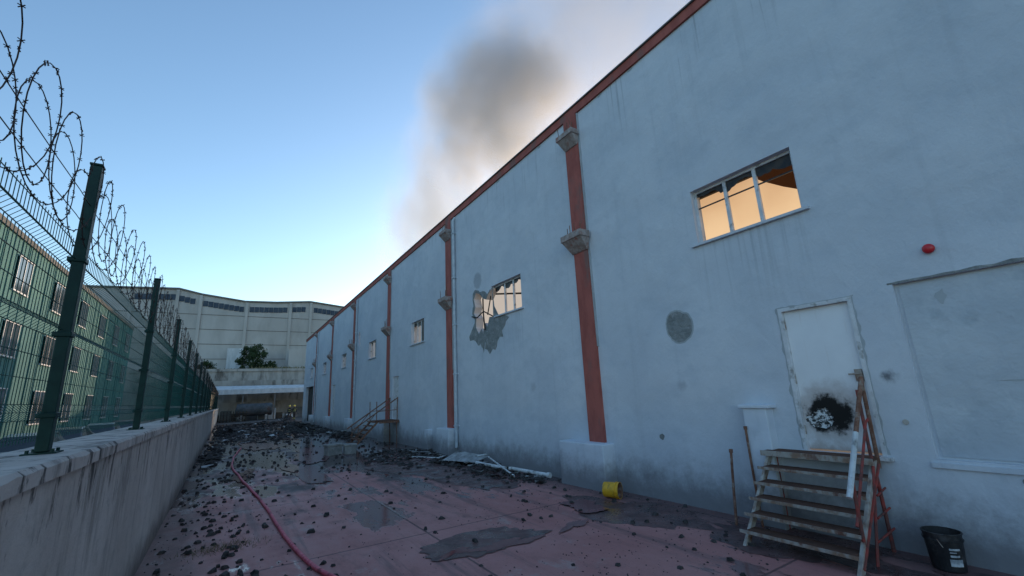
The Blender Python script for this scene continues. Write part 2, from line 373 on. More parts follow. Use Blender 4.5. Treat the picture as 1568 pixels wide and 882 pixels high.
for i,y in enumerate(ps):
    zt=zr(y)-.252
    bt.box(W-.06,W+.02,y-.24,y+.24,.93,zt)
    be.box(W-.03,W+.015,y-.29,y-.242,3.0,zt)
    bp.box(W-.34,W+.02,y-.46,y+(1.0 if i==0 else .6),-.1,.93)
    for zc,sc in ((5.66,1.),(8.42,.85)):
        h=.17*sc; d=.34*sc; w=.34*sc
        bc.hexa([(W-.08,y-w*.8,zc-h*2.1),(W-.04,y-w*.8,zc-h*2.1),(W-.04,y+w*.8,zc-h*2.1),(W-.08,y+w*.8,zc-h*2.1),
                 (W-d,y-w,zc-h*.4),(W-.04,y-w,zc-h*.4),(W-.04,y+w,zc-h*.4),(W-d,y+w,zc-h*.4)])
        bc.box(W-d-.02,W-.04,y-w-.02,y+w+.02,zc-h*.39,zc+h*.55)
        for k in range(5):
            rx=W-.07-R.uniform(0,.22)*sc; ry=y-w*.8+k*w*.4
            br.tube([(rx,ry,zc),(rx+R.uniform(-.02,.02),ry+R.uniform(-.03,.03),zc+R.uniform(.3,.5)*sc)],.010,5)
bt.build('pilaster_strips',TERRA,fac); be.build('strip_edge_mortar',BLOT,fac); bp.build('pilaster_pedestals',PEDM,fac,bevel=.025); bc.build('corbels',CORB,fac,bevel=.012,fix=True); br.build('rebar_stubs',RUST,fac)
b=MB()
for y in (14.62,29.85,44.9):
    b.tube([(W-.08,y,.3),(W-.08,y,zr(y)-.45),(W+.0,y,zr(y)-.3)],.055,12)
    for z in (1,2.8,4.6,6.4,8.2): b.box(W-.15,W-.0,y-.075,y+.075,z,z+.05)
b.build('drainpipes',PIPEW,fac)
def patch(poly,x,mat,name,th=.006):
    b=MB(); b.prism(poly,0,x-th,x+.002); return b.build(name,mat,fac,fix=True)
def rough_circle(cy,cz,r,amp,sd,n=44):
    o=[]
    for k in range(n):
        a=2*math.pi*k/n; q=r*(1+amp*noise.noise(Vector((math.cos(a)*1.2,math.sin(a)*1.2,sd)))+amp*.5*noise.noise(Vector((math.cos(a)*5,math.sin(a)*5,sd))))
        o.append((cy+q*math.cos(a),cz+q*math.sin(a)))
    return o
patch(rough_circle(5.09,3.13,.285,.16,3.3),W,CONCD,'round_repair_patch')
patch(rough_circle(5.09,3.13,.315,.14,3.3),W,BLOT,'round_repair_feather',.003)
patch(rough_circle(5.79,1.13,.055,.3,7),W,CONCD,'small_repair_patch')
patch(rough_circle(1.22,.93,.045,.3,9),W,CONCD,'small_repair_patch')
def ring(poly_out,poly_in,x,name,mat):
    b=MB(); n=len(poly_out)
    for k in range(n):
        k2=(k+1)%n; b.face([(x,)+poly_out[k],(x,)+poly_out[k2],(x,)+poly_in[k2],(x,)+poly_in[k]])
    b.build(name,mat,fac)
cx,cz=12.6,4.75
H=[]
for k in range(len(hole)):
    p=hole[k]; q=hole[(k+1)%len(hole)]
    for t in (0,.33,.66): H.append((p[0]+(q[0]-p[0])*t,p[1]+(q[1]-p[1])*t))
out=[]
for (y,z) in H:
    dy,dz=y-cx,z-cz; l=math.hypot(dy,dz); e=.10+.16*abs(noise.noise(Vector((y*3,z*3,0))))*2+(.35+.5*noise.noise(Vector((y*2.5,z,4))) if dz<-.25 else 0)
    if y<12.1 and z>5: e=.05
    out.append((y+dy/l*e,z+dz/l*e))
ring(out,H,W-.005,'exposed_render_ring',CONCD)
patch([(11.9,4.41),(11.5,4.41),(11.2,4.40),(10.95,4.3),(11.15,4.2),(11.2,4.1),(11.4,3.95),(11.35,3.75),(11.55,3.78),(11.7,3.65),(11.75,3.5),(11.85,3.4),(12.0,3.45),(12.2,3.3),(12.35,3.46),(12.5,3.5),(12.45,3.7),(12.6,3.9),(12.2,4.1)],W,CONCD,'exposed_render_low',.009)
bf=MB(); bg=MB(); bs=MB()
for i,(y0,y1,z0,z1) in enumerate(wins):
    xf=W+.10; t=.05
    bf.box(xf,xf+.06,y0,y1,z0,z0+t); bf.box(xf,xf+.06,y0,y1,z1-t,z1)
    bf.box(xf,xf+.06,y0,y0+t,z0+t,z1-t)
    if i!=1: bf.box(xf,xf+.06,y1-t,y1,z0+t,z1-t)
    for q in ((.36,.66) if i!=1 else (.33,.62)):
        ym=y0+(y1-y0)*q; bf.box(xf+.003,xf+.055,ym-.028,ym+.028,z0+t,z1-t)
    bs.box(W-.06,W+.12,y0-.10,y1+(.10 if i!=1 else -.2),z0-.045,z0-.002)
    n=40; yy=[y0+t+(y1-y0-2*t)*k/n for k in range(n+1)]; base=.07+.05*(i%3)
    def sh(k): return max(.012,base+.20*noise.noise(Vector((yy[k]*3,i,0)))+.05*noise.noise(Vector((yy[k]*14,i,2)))+(.10*(n-k)/n if i==0 else 0))
    for k in range(n):
        bg.face([(xf+.03,yy[k],z1-t),(xf+.03,yy[k+1],z1-t),(xf+.03,yy[k+1],z1-t-sh(k+1)),(xf+.03,yy[k],z1-t-sh(k))])
    if i>=2:
        bg.face([(xf+.028,y0+t,z0+t),(xf+.028,y0+(y1-y0)*.36,z0+t),(xf+.028,y0+(y1-y0)*.36,z1-t),(xf+.028,y0+t,z1-t)])
bg.box(W+.125,W+.14,2.75,4.41,5.22,5.245)
bf.build('window_frames',WHITEF,fac); bg.build('broken_glass',GLASSD,fac); bs.build('window_sills',WALL,fac)
b=MB()
b.tube([(7.05,12.0,4.5),(6.98,12.5,4.75),(6.95,12.9,4.6),(6.96,13.3,4.7)],.022,6); b.tube([(7.0,12.55,5.2),(6.97,12.5,4.7),(6.93,12.35,4.1)],.025,6); b.tube([(7.05,12.1,5.2),(7.02,12.3,4.6)],.02,6)
b.build('bent_rebar',DARK,fac)
b=MB(); b.box(W+.06,W+.10,2.41,3.27,1.10,3.07); b.build('burnt_door',DOOR,fac,bevel=.004)
b=MB()
b.box(W-.012,W+.12,2.36,2.41,1.08,3.12);b.box(W-.012,W+.12,3.27,3.32,1.08,3.12);b.box(W-.012,W+.12,2.41,3.27,3.07,3.12)
b.box(W-.10,W+.12,2.3,3.38,1.035,1.078)
for (y0,y1,z0,z1) in doors[1:]:
    b.box(W+.06,W+.1,y0+.02,y1-.02,z0,z1-.02)
b.build('door_frames',WHITEF,fac)
b=MB()
n=40
for k in range(n):
    za=1.1+2.02*k/n; zb=1.1+2.02*(k+1)/n
    def e(z,s): return .015+.045*abs(noise.noise(Vector((z*5,s,0))))*2
    b.face([(W-.003,3.32,za),(W-.003,3.32+e(za,1),za),(W-.003,3.32+e(zb,1),zb),(W-.003,3.32,zb)])
    b.face([(W-.003,2.36,za),(W-.003,2.36-e(za,2)*.7,za),(W-.003,2.36-e(zb,2)*.7,zb),(W-.003,2.36,zb)])
for k in range(20):
    ya=2.33+1.02*k/20; yb=2.33+1.02*(k+1)/20
    b.face([(W-.003,ya,3.12),(W-.003,yb,3.12),(W-.003,yb,3.13+.03*abs(noise.noise(Vector((yb*5,4,0))))*2),(W-.003,ya,3.13+.03*abs(noise.noise(Vector((ya*5,4,0))))*2)])
b.build('door_mortar',BLOT,fac)
b=MB()
b.box(W+.02,W+.055,2.44,2.52,2.0,2.16); b.tube([(W+.04,2.46,2.1),(W-.01,2.46,2.1),(W-.01,2.58,2.1)],.012,6)
for z in (1.3,2.0,2.8): b.tube([(W+.04,3.28,z),(W+.04,3.28,z+.12)],.018,8)
b.tube([(W-.02,2.10,1.5),(W+.005,2.10,1.5)],.03,12)
b.build('door_hardware',GREYST,fac)
b=MB()
n=40
for k in range(n):
    ya=-3.5+5.45*k/n; yb=-3.5+5.45*(k+1)/n
    def e(y): return .02+.025*abs(noise.noise(Vector((y*4,0,0))))*2
    b.face([(W-.004,ya,3.18),(W-.004,yb,3.18),(W-.004,yb,3.18+e(yb)),(W-.004,ya,3.18+e(ya))])
b.build('recess_lintel_edge',CONCD,fac)
INF=simple('infill_render',(.48,.515,.565),(.56,.59,.635),1.3,.9,.02,5,c3=(.42,.46,.505),s3=1.6,spec=.1)
b=MB(); b.box(W+.055,W+.09,-3.5,1.86,1.12,3.15); b.build('recess_infill',INF,fac)
b=MB(); b.box(W-.03,W+.0,-3.5,1.95,1.0,1.055); b.build('recess_sill',WALL,fac)
b=MB()
for q,(y,z,w,h) in enumerate(((1.0,1.95,.22,.012),(1.5,2.95,.05,.09))):
    pts=[(W+.052-.0003*q,y+w*math.cos(a)*R.uniform(.6,1.2),z+h*math.sin(a)*R.uniform(.6,1.3)) for a in [j*math.pi/7 for j in range(14)]]; b.face(pts)
b.build('infill_scars',BLOT,fac)
b=MB(); b.box(W-.2,W+.01,3.66,4.02,0,1.66); b.box(W-.23,W+.01,3.6,4.08,1.661,1.72)
b.box(W-.2,W+.01,17.0,17.35,0,.8)
b.build('plastered_pier',PEDM,fac,bevel=.015)
b=MB(); b.box(W+.3,W+.5,46.6,51.5,.2,3.6); b.build('dark_gate_opening',DARK,fac)
bell=empty('alarm_bell')
b=MB(); b.tube([(W-.0,1.47,3.52),(W-.03,1.47,3.52)],.03,16); b.tube([(W-.03,1.47,3.52),(W-.045,1.47,3.52),(W-.065,1.47,3.52),(W-.07,1.47,3.52)],[.06,.058,.036,.01],20); b.build('gong',REDP,bell,smooth=True)

# ---------------------------------------------------------------- stairs
def stairs(name,yc,w,x_top,x_bot,ztop,plat,rail_both):
    E=empty(name); bs=MB(); bt=MB(); br=MB(); bh=MB(); bn=MB(); bl=MB()
    n=6; ya,yb=yc-w/2,yc+w/2
    for y in (ya,yb):
        bs.hexa([(x_bot,y-.02,0),(x_bot+.12,y-.02,0),(x_bot+.12,y+.02,0),(x_bot,y+.02,0),
                 (x_top-.02,y-.02,ztop),(x_top+.10,y-.02,ztop),(x_top+.10,y+.02,ztop),(x_top-.02,y+.02,ztop)])
        if plat>.1:
            bs.box(x_top+.102,W-.01,y-.02,y+.02,ztop-.09,ztop)
    for k in range(1,n+1):
        z=ztop*k/n; x=x_bot+(x_top-x_bot)*k/n
        sag=R.uniform(-.008,.008)
        if k<n:
            bt.box(x-.14,x+.12,ya+.022,yb-.022,z-.02+sag,z+.012)
            bn.box(x-.160,x-.142,ya-.03,yb+.03,z-.020+sag,z+.016+sag)
        else:
            bt.box(x-.12,W-.02,ya-.03,yb+.03,z+.002,z+.03); bn.box(x-.15,x-.122,ya-.05,yb+.05,z-.035,z+.035)
    for y in (ya+.03,yb-.03): br.tube([(W-.12,y,ztop),(W-.10,y,0)],.022,8)
    for y in ((ya,yb) if rail_both else (ya,)):
        hz=1.0 if rail_both else .95
        bl.tube([(W-.12,y-.02,ztop-.1),(W-.12,y-.04,ztop+hz+.05)],.024,8)
        br.tube([(x_bot+.28,y,.15),(x_bot+.25,y-.03,.98)],.02,8)
        br.tube([(x_top-.02,y,ztop-.1),(x_top-.04,y-.02,ztop+hz-.1)],.02,8)
        a=Vector((W-.10,y-.04,ztop+hz+.05)); c=Vector((x_bot+.02,y-.06,.78)); m_=a.lerp(c,.5)
        bl.tube([a,m_],.026,8)
        bh.tube([m_,c],.030,8)
        br.tube([(W-.12,y-.03,ztop+.5),(x_top,y-.02,ztop+.45),(x_bot+.2,y,.45)],.016,8)
        if not rail_both:
            br.tube([(x_bot+.1,y-.02,.05),(W-.15,y-.03,1.0)],.018,6)
            br.tube([(x_bot+.45,y-.02,.0),(x_top-.1,y-.03,1.0)],.016,6)
            for q in (.25,.5,.75): br.tube([(x_bot+.45+q*.5,y-.025,q*.9),(W-.11,y-.03,q*.9+.05)],.012,6)
    bs.build('stringers',GREYST if not rail_both else RUST,E,bevel=.003); bt.build('treads',WOODT,E); bn.build('tread_nosings',NOSE if not rail_both else RUST,E)
    br.build('posts_and_bracing',REDST if not rail_both else RUST,E); bh.build('handrail',PIPEB if not rail_both else RUST,E); bl.build('upper_rail',RUST,E)
stairs('metal_staircase',3.08,1.25,6.78,5.80,1.05,.1,False)
stairs('metal_staircase',21.6,1.15,5.95,4.85,1.05,1.,True)
def pole(name,a,bb,r,mat):
    b=MB(); a=Vector(a);bb=Vector(bb); mid=(a+bb)/2+Vector((.01,.01,0)); b.tube([a,mid,bb],r,8); b.tube([bb,bb+(bb-a).normalized()*.05],r*1.5,8); b.build(name,mat)
pole('steel_pole',(6.55,4.25,0.0),(6.85,4.35,.98),.02,RUST)
pole('steel_pole',(6.72,3.95,0.0),(6.77,4.0,1.35),.018,RUST)
# ---------------------------------------------------------------- pails
def pail(name,M,r,h,mat,lab=False,taper=.84):
    E=empty(name); b=MB(); n=32; tp=taper
    def rr_(t): return r*(tp+(1-tp)*t)
    def ringp(rr,z): return [M@Vector((rr*math.cos(2*math.pi*k/n),rr*math.sin(2*math.pi*k/n),z)) for k in range(n)]
    prof=[(rr_(0),0),(rr_(.02)+.002,.01),(rr_(.78),h*.78),(rr_(.78)+.012,h*.785),(rr_(.82)+.012,h*.82),(rr_(.82),h*.825),(rr_(.96),h*.96),(r*1.04,h*.965),(r*1.04,h),(r*.97,h),(rr_(.9)-.006,h*.9),(rr_(0)-.006,.015)]
    for rr,z in prof: b.v+= [tuple(p) for p in ringp(rr,z)]
    for j in range(len(prof)-1):
        for k in range(n):
            a=j*n+k; c=j*n+(k+1)%n; b.f.append((a,c,c+n,a+n)); b.mi.append(0 if j<9 else 1)
    b.f.append(tuple(range(n))); b.mi.append(0); b.f.append(tuple((len(prof)-1)*n+k for k in range(n))); b.mi.append(1)
    b.build('pail_body',[mat,DARK if lab else RUST],E)
    b=MB(); b.tube([M@Vector((r*1.05*math.cos(a),-r*1.05*abs(math.sin(a))*.35-0.0,h*.86-r*1.0*math.sin(a))) for a in [math.pi*k/14 for k in range(15)]],.004,5); b.build('bail_handle',GREYST,E)
    if lab:
        b=MB(); a0,a1=-2.75,-2.0
        def P(q,z): rr=rr_(z/h)+.006; return M@Vector((rr*math.cos(q),rr*math.sin(q),z))
        for (z0,z1,f0,f1) in ((.06,.13,0,1),(.15,.17,.1,.8),(.19,.20,.1,.6),(.215,.235,.1,.9)):
            for k in range(8):
                q0=a0+(a1-a0)*(f0+(f1-f0)*k/8);q1=a0+(a1-a0)*(f0+(f1-f0)*(k+1)/8)
                b.face([P(q0,z0),P(q1,z0),P(q1,z1),P(q0,z1)])
        b.build('label',LABEL,E)
pail('plastic_pail',Matrix.Translation((6.72,1.95,.016)),.165,.37,BLACKP,True)
pail('yellow_pail',Matrix.Translation((6.42,6.72,.155))@Matrix.Rotation(rad(-66),4,'Z')@Matrix.Rotation(rad(90),4,'Y')@Matrix.Translation((0,0,-.1)),.145,.31,YEL,False,.92)

# ---------------------------------------------------------------- hose
b=MB()
ctrl=[(3.2,2.6),(2.2,4.2),(1.55,5.4),(1.22,6.32),(1.05,7.3),(.98,8.2),(.93,9.6),(.84,11.6),(.66,14.2),(.46,17),(.38,19.2),(.50,22.5),(.9,27),(1.6,32)]
pts=[]
for i in range(1,len(ctrl)-2):
    p0,p1,p2,p3=[Vector((c[0],c[1],.032)) for c in ctrl[i-1:i+3]]
    for k in range(12):
        t=k/12; q=.5*((2*p1)+(-p0+p2)*t+(2*p0-5*p1+4*p2-p3)*t*t+(-p0+3*p1-3*p2+p3)*t**3)
        q.x+=.04*noise.noise(Vector((q.y*.7,0,0))); pts.append(q)
b.tube(pts,.028,10); b.build('fire_hose',HOSE,smooth=True)

# ---------------------------------------------------------------- debris
b=MB()
for k in range(2300):
    y=3.2+58*R.random()**1.35; x=R.uniform(-.75,6.9)
    if y<13 and R.random()<.6: x=R.choice([R.uniform(-.75,.9),R.uniform(-.75,.4),R.uniform(5.0,6.9)])
    if y<9 and R.random()<.35: continue
    s=R.choice([.008,.012,.018,.025,.035,.015,.045])*(1+y*.045)
    b.chunk((x,y,s*.3+.004),s,s*R.uniform(.4,1.),s*.5)
for k in range(90):   # larger pieces
    y=R.uniform(6,22); x=R.choice([R.uniform(-.7,1.2),R.uniform(1,6.5)]); s=R.uniform(.035,.085)
    b.chunk((x,y,s*.35),s,s*R.uniform(.4,.9),s*.45)
for (x,y,s) in ((-.15,11.2,.07),(.25,8.0,.06),(1.3,6.2,.05),(1.35,6.6,.04),(1.1,6.0,.045),(4.6,6.5,.045),(2.3,11,.06),(3.3,10.4,.05),(-.3,8.9,.05),(.1,7.6,.05),(5.6,6.9,.07),(5.9,7.3,.05),(-.4,14,.09),(.3,15.5,.08),(-.5,9.6,.04),(.6,7.5,.03),(.35,7.0,.05),(-.1,7.2,.04),(.8,6.6,.04)):
    b.chunk((x,y,s*.35),s,s*.7,s*.5)
b.build('charred_debris',CHAR)
b=MB()
for k in range(1500):
    y=3.+9*R.random(); x=R.uniform(3.8,6.95) if R.random()<.6 else R.uniform(-.75,4)
    s=R.uniform(.003,.012); b.chunk((x,y,s*.4+.004),s,s,s*.6)
b.build('grit',CHAR)
b=MB()
def heap(cx,cy,rx,ry,h,n,big=.2,light=.2):
    for k in range(n):
        a=R.uniform(0,6.28); q=R.random()**.6
        x=cx+rx*q*math.cos(a); y=cy+ry*q*math.sin(a); z=h*(1-q)*R.random()+.01
        if x>6.85: x=6.85-R.random()*.3
        if x<-.7: x=-.7+R.random()*.3
        s=R.uniform(.03,big); t=R.random(); mm=1 if R.random()<light else 0
        if t<.6: b.chunk((x,y,z+s*.15),s,s*.6,s*.25,0)
        elif t<.8:
            M=Matrix.Translation((x,y,z+.03))@Matrix.Rotation(R.uniform(0,3.14),4,'Z')@Matrix.Rotation(R.uniform(-.2,.2),4,'Y')
            b.box(-s*2.2,s*2.2,-.03,.03,-.01,.01,mm,M)
        else:
            M=Matrix.Translation((x,y,z+.03))@Matrix.Rotation(R.uniform(0,3.14),4,'Z')@Matrix.Rotation(R.uniform(-.25,.25),4,'X')@Matrix.Rotation(R.uniform(-.25,.25),4,'Y')
            b.hexa([M@Vector(p) for p in ((-s*1.2,-s*.7,0),(s*1.2,-s*.6,.03),(s,s*.7,0),(-s*1.2,s*.5,.04),(-s*1.2,-s*.7,.006),(s*1.2,-s*.6,.036),(s,s*.7,.006),(-s*1.2,s*.5,.046))],mm)
heap(6.3,11.8,.6,3.2,.14,210,.13,.3)
heap(5.6,16.0,1.3,3.0,.12,210,.14,.25)
b.tube([(6.62,9.0,.12),(6.5,10.4,.13),(6.45,10.45,.13)],.045,10,2); b.tube([(6.43,10.6,.12),(6.3,12.0,.14)],.045,10,2)
b.tube([(6.62,9.0,.12),(6.64,8.9,.12)],.06,10,2); b.tube([(6.2,9.8,.05),(6.6,11.8,.28)],.022,8,2)
b.tube([(6.1,13.5,.06),(6.75,12.2,.30)],.022,8,2); b.tube([(5.2,16.5,.05),(6.1,14.2,.09)],.02,8,2)
M=Matrix.Translation((6.3,12.9,.12))@Matrix.Rotation(.3,4,'Z')
b.hexa([M@Vector(p) for p in ((-.2,-.7,0),(.3,-.8,.1),(.3,.5,.22),(-.3,.6,0),(-.2,-.7,.01),(.3,-.8,.11),(.3,.5,.23),(-.3,.6,.01))],1)
b.build('debris_pile',[CHAR,SHEET,PIPEB])
b=MB()
heap(2.5,34,3,5,.12,220,.22); heap(.4,43,1.0,6,.5,190,.35); heap(5.5,40,1.4,7,.45,240,.35); heap(3.5,54,4,5,.35,220,.4); heap(6.2,29,.6,4,.25,130,.25); heap(8.5,62,3,3,.9,100,.45); heap(-.3,25,.4,6,.15,120,.18)
b.build('burnt_rubble',[CHAR,SHEET])
b=MB()
for (x,y,w,h,a) in ((3.75,19.3,.28,.42,.2),(4.35,19.1,.22,.38,-.1)):
    M=Matrix.Translation((x,y,0))@Matrix.Rotation(a,4,'Z')
    b.box(-w,w,-.22,.22,0,h*.8,0,M); b.box(-w-.03,w+.03,-.25,.25,h*.8+.001,h,0,M)
b.build('concrete_block',CONC,bevel=.02)
b=MB()
for k in range(420):
    x=.15+R.gauss(0,.25); y=8.5+R.gauss(0,.14); h=R.uniform(.02,.09); a=R.uniform(0,6.28)
    b.face([(x,y,.004),(x+.008*math.cos(a),y+.008*math.sin(a),.004),(x+R.gauss(0,.04),y+R.gauss(0,.04),h)])
b.build('weed_tuft',GRASSD)

# ---------------------------------------------------------------- boundary wall & fence
b=MB(); b.box(-1.28,-.80,-6,78,-.2,1.72,0); b.build('boundary_wall',FW)
bw=bpy.data.objects['boundary_wall']
b=MB()
step=.12; K=int(84/step)
for k in range(K+1):
    yy=-6+k*step; n1=noise.noise(Vector((yy*1.3,0,0)))*.012; n2=noise.noise(Vector((yy*5,3,0)))*.008
    xe=-.768+n1+n2; cut=.018+.012*abs(noise.noise(Vector((yy*3,7,0))))*2
    row=[(-1.31,yy,1.721),(xe,yy,1.722),(xe,yy,1.82-cut),(xe-cut,yy,1.82),(-1.31,yy,1.82)]
    i=len(b.v); b.v+=row
    if k:
        for j in range(5):
            b.f.append((i-5+j,i-5+(j+1)%5,i+(j+1)%5,i+j)); b.mi.append(0)
b.build('wall_coping',FW,bw,fix=True)
fe=empty('wire_mesh_fence')
posts=[4.3-3.72,4.3,8.02]+[11.7+3.72*k for k in range(18)]
b=MB(); bb=MB()
for y in posts:
    b.box(-1.04,-.97,y-.04,y+.04,1.832,3.93); b.box(-1.045,-.965,y-.045,y+.045,3.931,3.95)
    bb.box(-1.09,-.92,y-.085,y+.085,1.8205,1.83)
    for dx in (-.06,.06):
        for dy in (-.06,.06): bb.tube([(-1.005+dx,y+dy,1.83),(-1.005+dx,y+dy,1.85)],.011,6)
    for z in (2.05,2.6,3.15): b.box(-1.065,-.962,y-.048,y+.048,z,z+.035)
b.build('posts',GREENP,fe,bevel=.006); bb.build('base_plates',GREENP,fe)
b=MB()
xm=-1.075
prof=[(1.90,0),(2.04,0),(2.09,.05),(2.14,0),(2.60,0),(2.65,.05),(2.70,0),(3.12,0),(3.17,.05),(3.22,0),(3.36,0)]
y=-1.2
while y<74:
    rr=.0027 if y<12 else .0032
    b.tube([(xm+d,y,z) for z,d in prof],rr,3,cap=False); y+=.052
for z,d in [(1.93,0),(2.04,0),(2.09,.05),(2.14,0),(2.30,0),(2.45,0),(2.60,0),(2.65,.05),(2.70,0),(2.84,0),(2.98,0),(3.12,0),(3.17,.05),(3.22,0),(3.33,0)]:
    b.tube([(xm+d+.005,-1.2,z),(xm+d+.005,74,z)],.003,4,cap=False)
b.build('mesh_panels',GREENW,fe)
b=MB(); pts=[]
loops=290; seg=22
for k in range(loops*seg):
    a=2*math.pi*k/seg; L=k/seg; y=-1.2+L*.26
    r=.315+.05*noise.noise(Vector((L*.37,1,0)))
    pts.append(Vector((-1.01+.07*math.sin(a*.5+.6)+.06*noise.noise(Vector((L*.8,5,0))),
                       y+r*.95*math.cos(a)+.09*noise.noise(Vector((L*1.1,9,0))),
                       3.60+r*math.sin(a)+.05*noise.noise(Vector((L*.6,7,0))))))
b.tube(pts,.0036,3,cap=False)
for k in range(0,len(pts)-1):
    y=pts[k].y
    if y>22: break
    p=pts[k].lerp(pts[k+1],.5*(k%2)); t=(pts[k+1]-pts[k]).normalized(); u=t.orthogonal().normalized(); w=t.cross(u)
    s=.013
    d=(u*math.cos(k*1.7)+w*math.sin(k*1.7))
    b.tube([p-d*s-t*.008,p+d*s+t*.008],.0028,3,cap=False)
    b.tube([p-d*s*.9+t*.010,p+d*s*.9-t*.006],.0028,3,cap=False)
for z in (3.42,3.60):
    b.tube([(-1.0,-1.5+k*.5,z+.02*noise.noise(Vector((k*.9,z,0)))) for k in range(150)],.0028,4,cap=False)
b.build('concertina_wire',GALV,fe)

# ---------------------------------------------------------------- green building on the left
gb=empty('green_office_building')
b=MB(); b.box(-30,-10,12,67,0,11.3,0); b.box(-30,-9.9,11.9,67.1,11.301,11.6,1)
for k in range(int(55/1.1)): b.box(-10.0,-9.965,12+k*1.1,12.06+k*1.1,0,11.3,0)
b.build('cladding',[GREENB,BACKD],gb)
bg=MB(); bf=MB()
y=14.
while y<65:
    for z0,z1 in ((8.6,10.4),(5.2,6.9),(1.6,3.5)):
        bg.box(-9.99,-9.93,y,y+2.0,z0,z1)
        for q in (0,.97,1.93): bf.box(-9.99,-9.90,y+q,y+q+.06,z0,z1)
        bf.box(-9.99,-9.89,y-.05,y+2.05,z0-.08,z0); bf.box(-9.99,-9.89,y-.05,y+2.05,z1,z1+.06)
    y+=6.2
bg.build('windows',WINB,gb); bf.build('window_frames',WHITEF,gb)
def car(name,x,y,ang,paint):
    E=empty(name); E.location=(x,y,0); E.rotation_euler=(0,0,ang)
    P=simple(name+'_paint',paint,tuple(c*.8 for c in paint),2,.25,spec=.7)
    b=MB()
    S=[(-2.15,.70,.35,.62,.64,.60),(-2.05,.82,.25,.72,.74,.70),(-1.2,.88,.22,.88,.90,.74),(-.55,.88,.22,.92,1.36,.60),(.1,.88,.22,.94,1.45,.58),(.9,.88,.22,.95,1.42,.57),(1.5,.87,.22,.97,1.12,.62),(1.95,.84,.25,.93,.96,.70),(2.15,.74,.38,.80,.82,.64)]
    n=8
    for (yy,hw,zl,zb,zr_,hr) in S:
        for q in ((-hw*.9,zl),(hw*.9,zl),(hw,zl+.2),(hw*.97,zb),(hr,zr_),(-hr,zr_),(-hw*.97,zb),(-hw,zl+.2)): b.v.append((q[0],yy,q[1]))
    for j in range(len(S)-1):
        for k in range(n):
            a=j*n+k;c=j*n+(k+1)%n; b.f.append((a,c,c+n,a+n)); g=(k in(3,5) and 2<=j<=5) or (k==4 and j in (2,5)); b.mi.append(1 if g else 0)
    b.f.append(tuple(reversed(range(n)))); b.mi.append(0); b.f.append(tuple((len(S)-1)*n+k for k in range(n))); b.mi.append(0)
    b.build('body',[P,WINB],E,bevel=.03,fix=True)
    b=MB()
    for sx in (-.8,.8):
        for sy in (-1.35,1.35): b.tube([(sx-.1,sy,.32),(sx+.1,sy,.32)],.32,18,0); b.tube([(sx-.11,sy,.32),(sx+.11,sy,.32)],.19,12,1)
    b.build('wheels',[BLACKP,GREYST],E)
    b=MB()
    for sx in (-.6,.6): b.box(sx-.14,sx+.14,-2.16,-2.08,.58,.68); b.box(sx-.14,sx+.14,2.08,2.16,.7,.8)
    b.build('lamps',LABEL,E)
car('parked_car',-6.0,24,.05,(.35,.37,.4)); car('parked_car',-6.3,30,.0,(.05,.06,.08)); car('parked_car',-6.1,36,.03,(.5,.5,.5)); car('parked_car',-6.1,43,.0,(.25,.03,.03))

# ---------------------------------------------------------------- background warehouse & terrace
wh=empty('concrete_warehouse')
top=[(-24,23.0),(-9.2,23.8),(-5.6,23.0),(1.5,22.1),(7,22.3),(13.4,22.9),(20,22.2),(34,21.8)]
def tz(x):
    for (a,za),(c,zc) in zip(top,top[1:]):
        if a<=x<=c: return za+(zc-za)*(x-a)/(c-a)
    return 22
b=MB(); b.prism([(-24,0)]+top+[(34,0)],1,100,130,0); b.build('walls',BACKC,wh,fix=True)
b=MB(); bw_=MB(); bm=MB()
for (a,za),(c,zc) in zip(top,top[1:]):
    b.hexa([(a,99.7,za+.01),(c,99.7,zc+.01),(c,130,zc+.01),(a,130,za+.01),(a,99.7,za+.28),(c,99.7,zc+.28),(c,130,zc+.28),(a,130,za+.28)])
for z in (19.2,16.4,13.6,10.8):
    b.box(-24,34,99.95,100.0,z,z+.10)
for x in (-22,-15.8,-9.3,-5.7,1.9,9.7,13.6,20,27):
    bm.box(x-.25,x+.25,99.7,99.98,8,tz(x)-.1)
for (a,c) in ((-15.4,-9.7),(-9.0,-6.1),(-5.3,1.5),(2.4,9.3),(10.1,13.2),(14.2,19.5),(20.5,26.5)):
    k=a
    while k<c-.6:
        z=min(tz(k),tz(k+1)); bw_.box(k,k+.76,99.9,99.97,z-2.0,z-.95); k+=.85
b.build('seams_and_roof_edge',BACKD,wh); bw_.build('strip_windows',STRIPW,wh); bm.build('columns',BACKC,wh)
b=MB(); b.box(-.6,1.9,97,97.3,8,12.6); b.build('white_panel_wall',CANW)
b=MB(); b.box(9.5,30,95,95.4,8,12.3); 
for x in (12,15,18,21): b.box(x,x+.12,94.95,95,8,12.3)
b.build('panel_wall',BACKC)
b=MB(); b.box(-24,40,88,110,0,8.0); b.box(-24,40,87.8,88.0,7.7,8.15); 
b.box(-24,40,84,88,0,6.0)
for k in range(10): b.box(-22+k*6,-21.9+k*6,83.93,84,0,6.0)
b.build('retaining_wall',STAINC)
b=MB()
for k in range(2200):
    x=R.uniform(-6,26); y=R.uniform(88.2,96); 
    h=R.uniform(.2,.8)*(1 if x>3 else .5); a=R.uniform(0,3.14)
    b.face([(x,y,8),(x+.3*math.cos(a),y+.3*math.sin(a),8),(x+R.gauss(0,.2),y,8+h)])
b.build('dry_grass_bank',GRASSD)
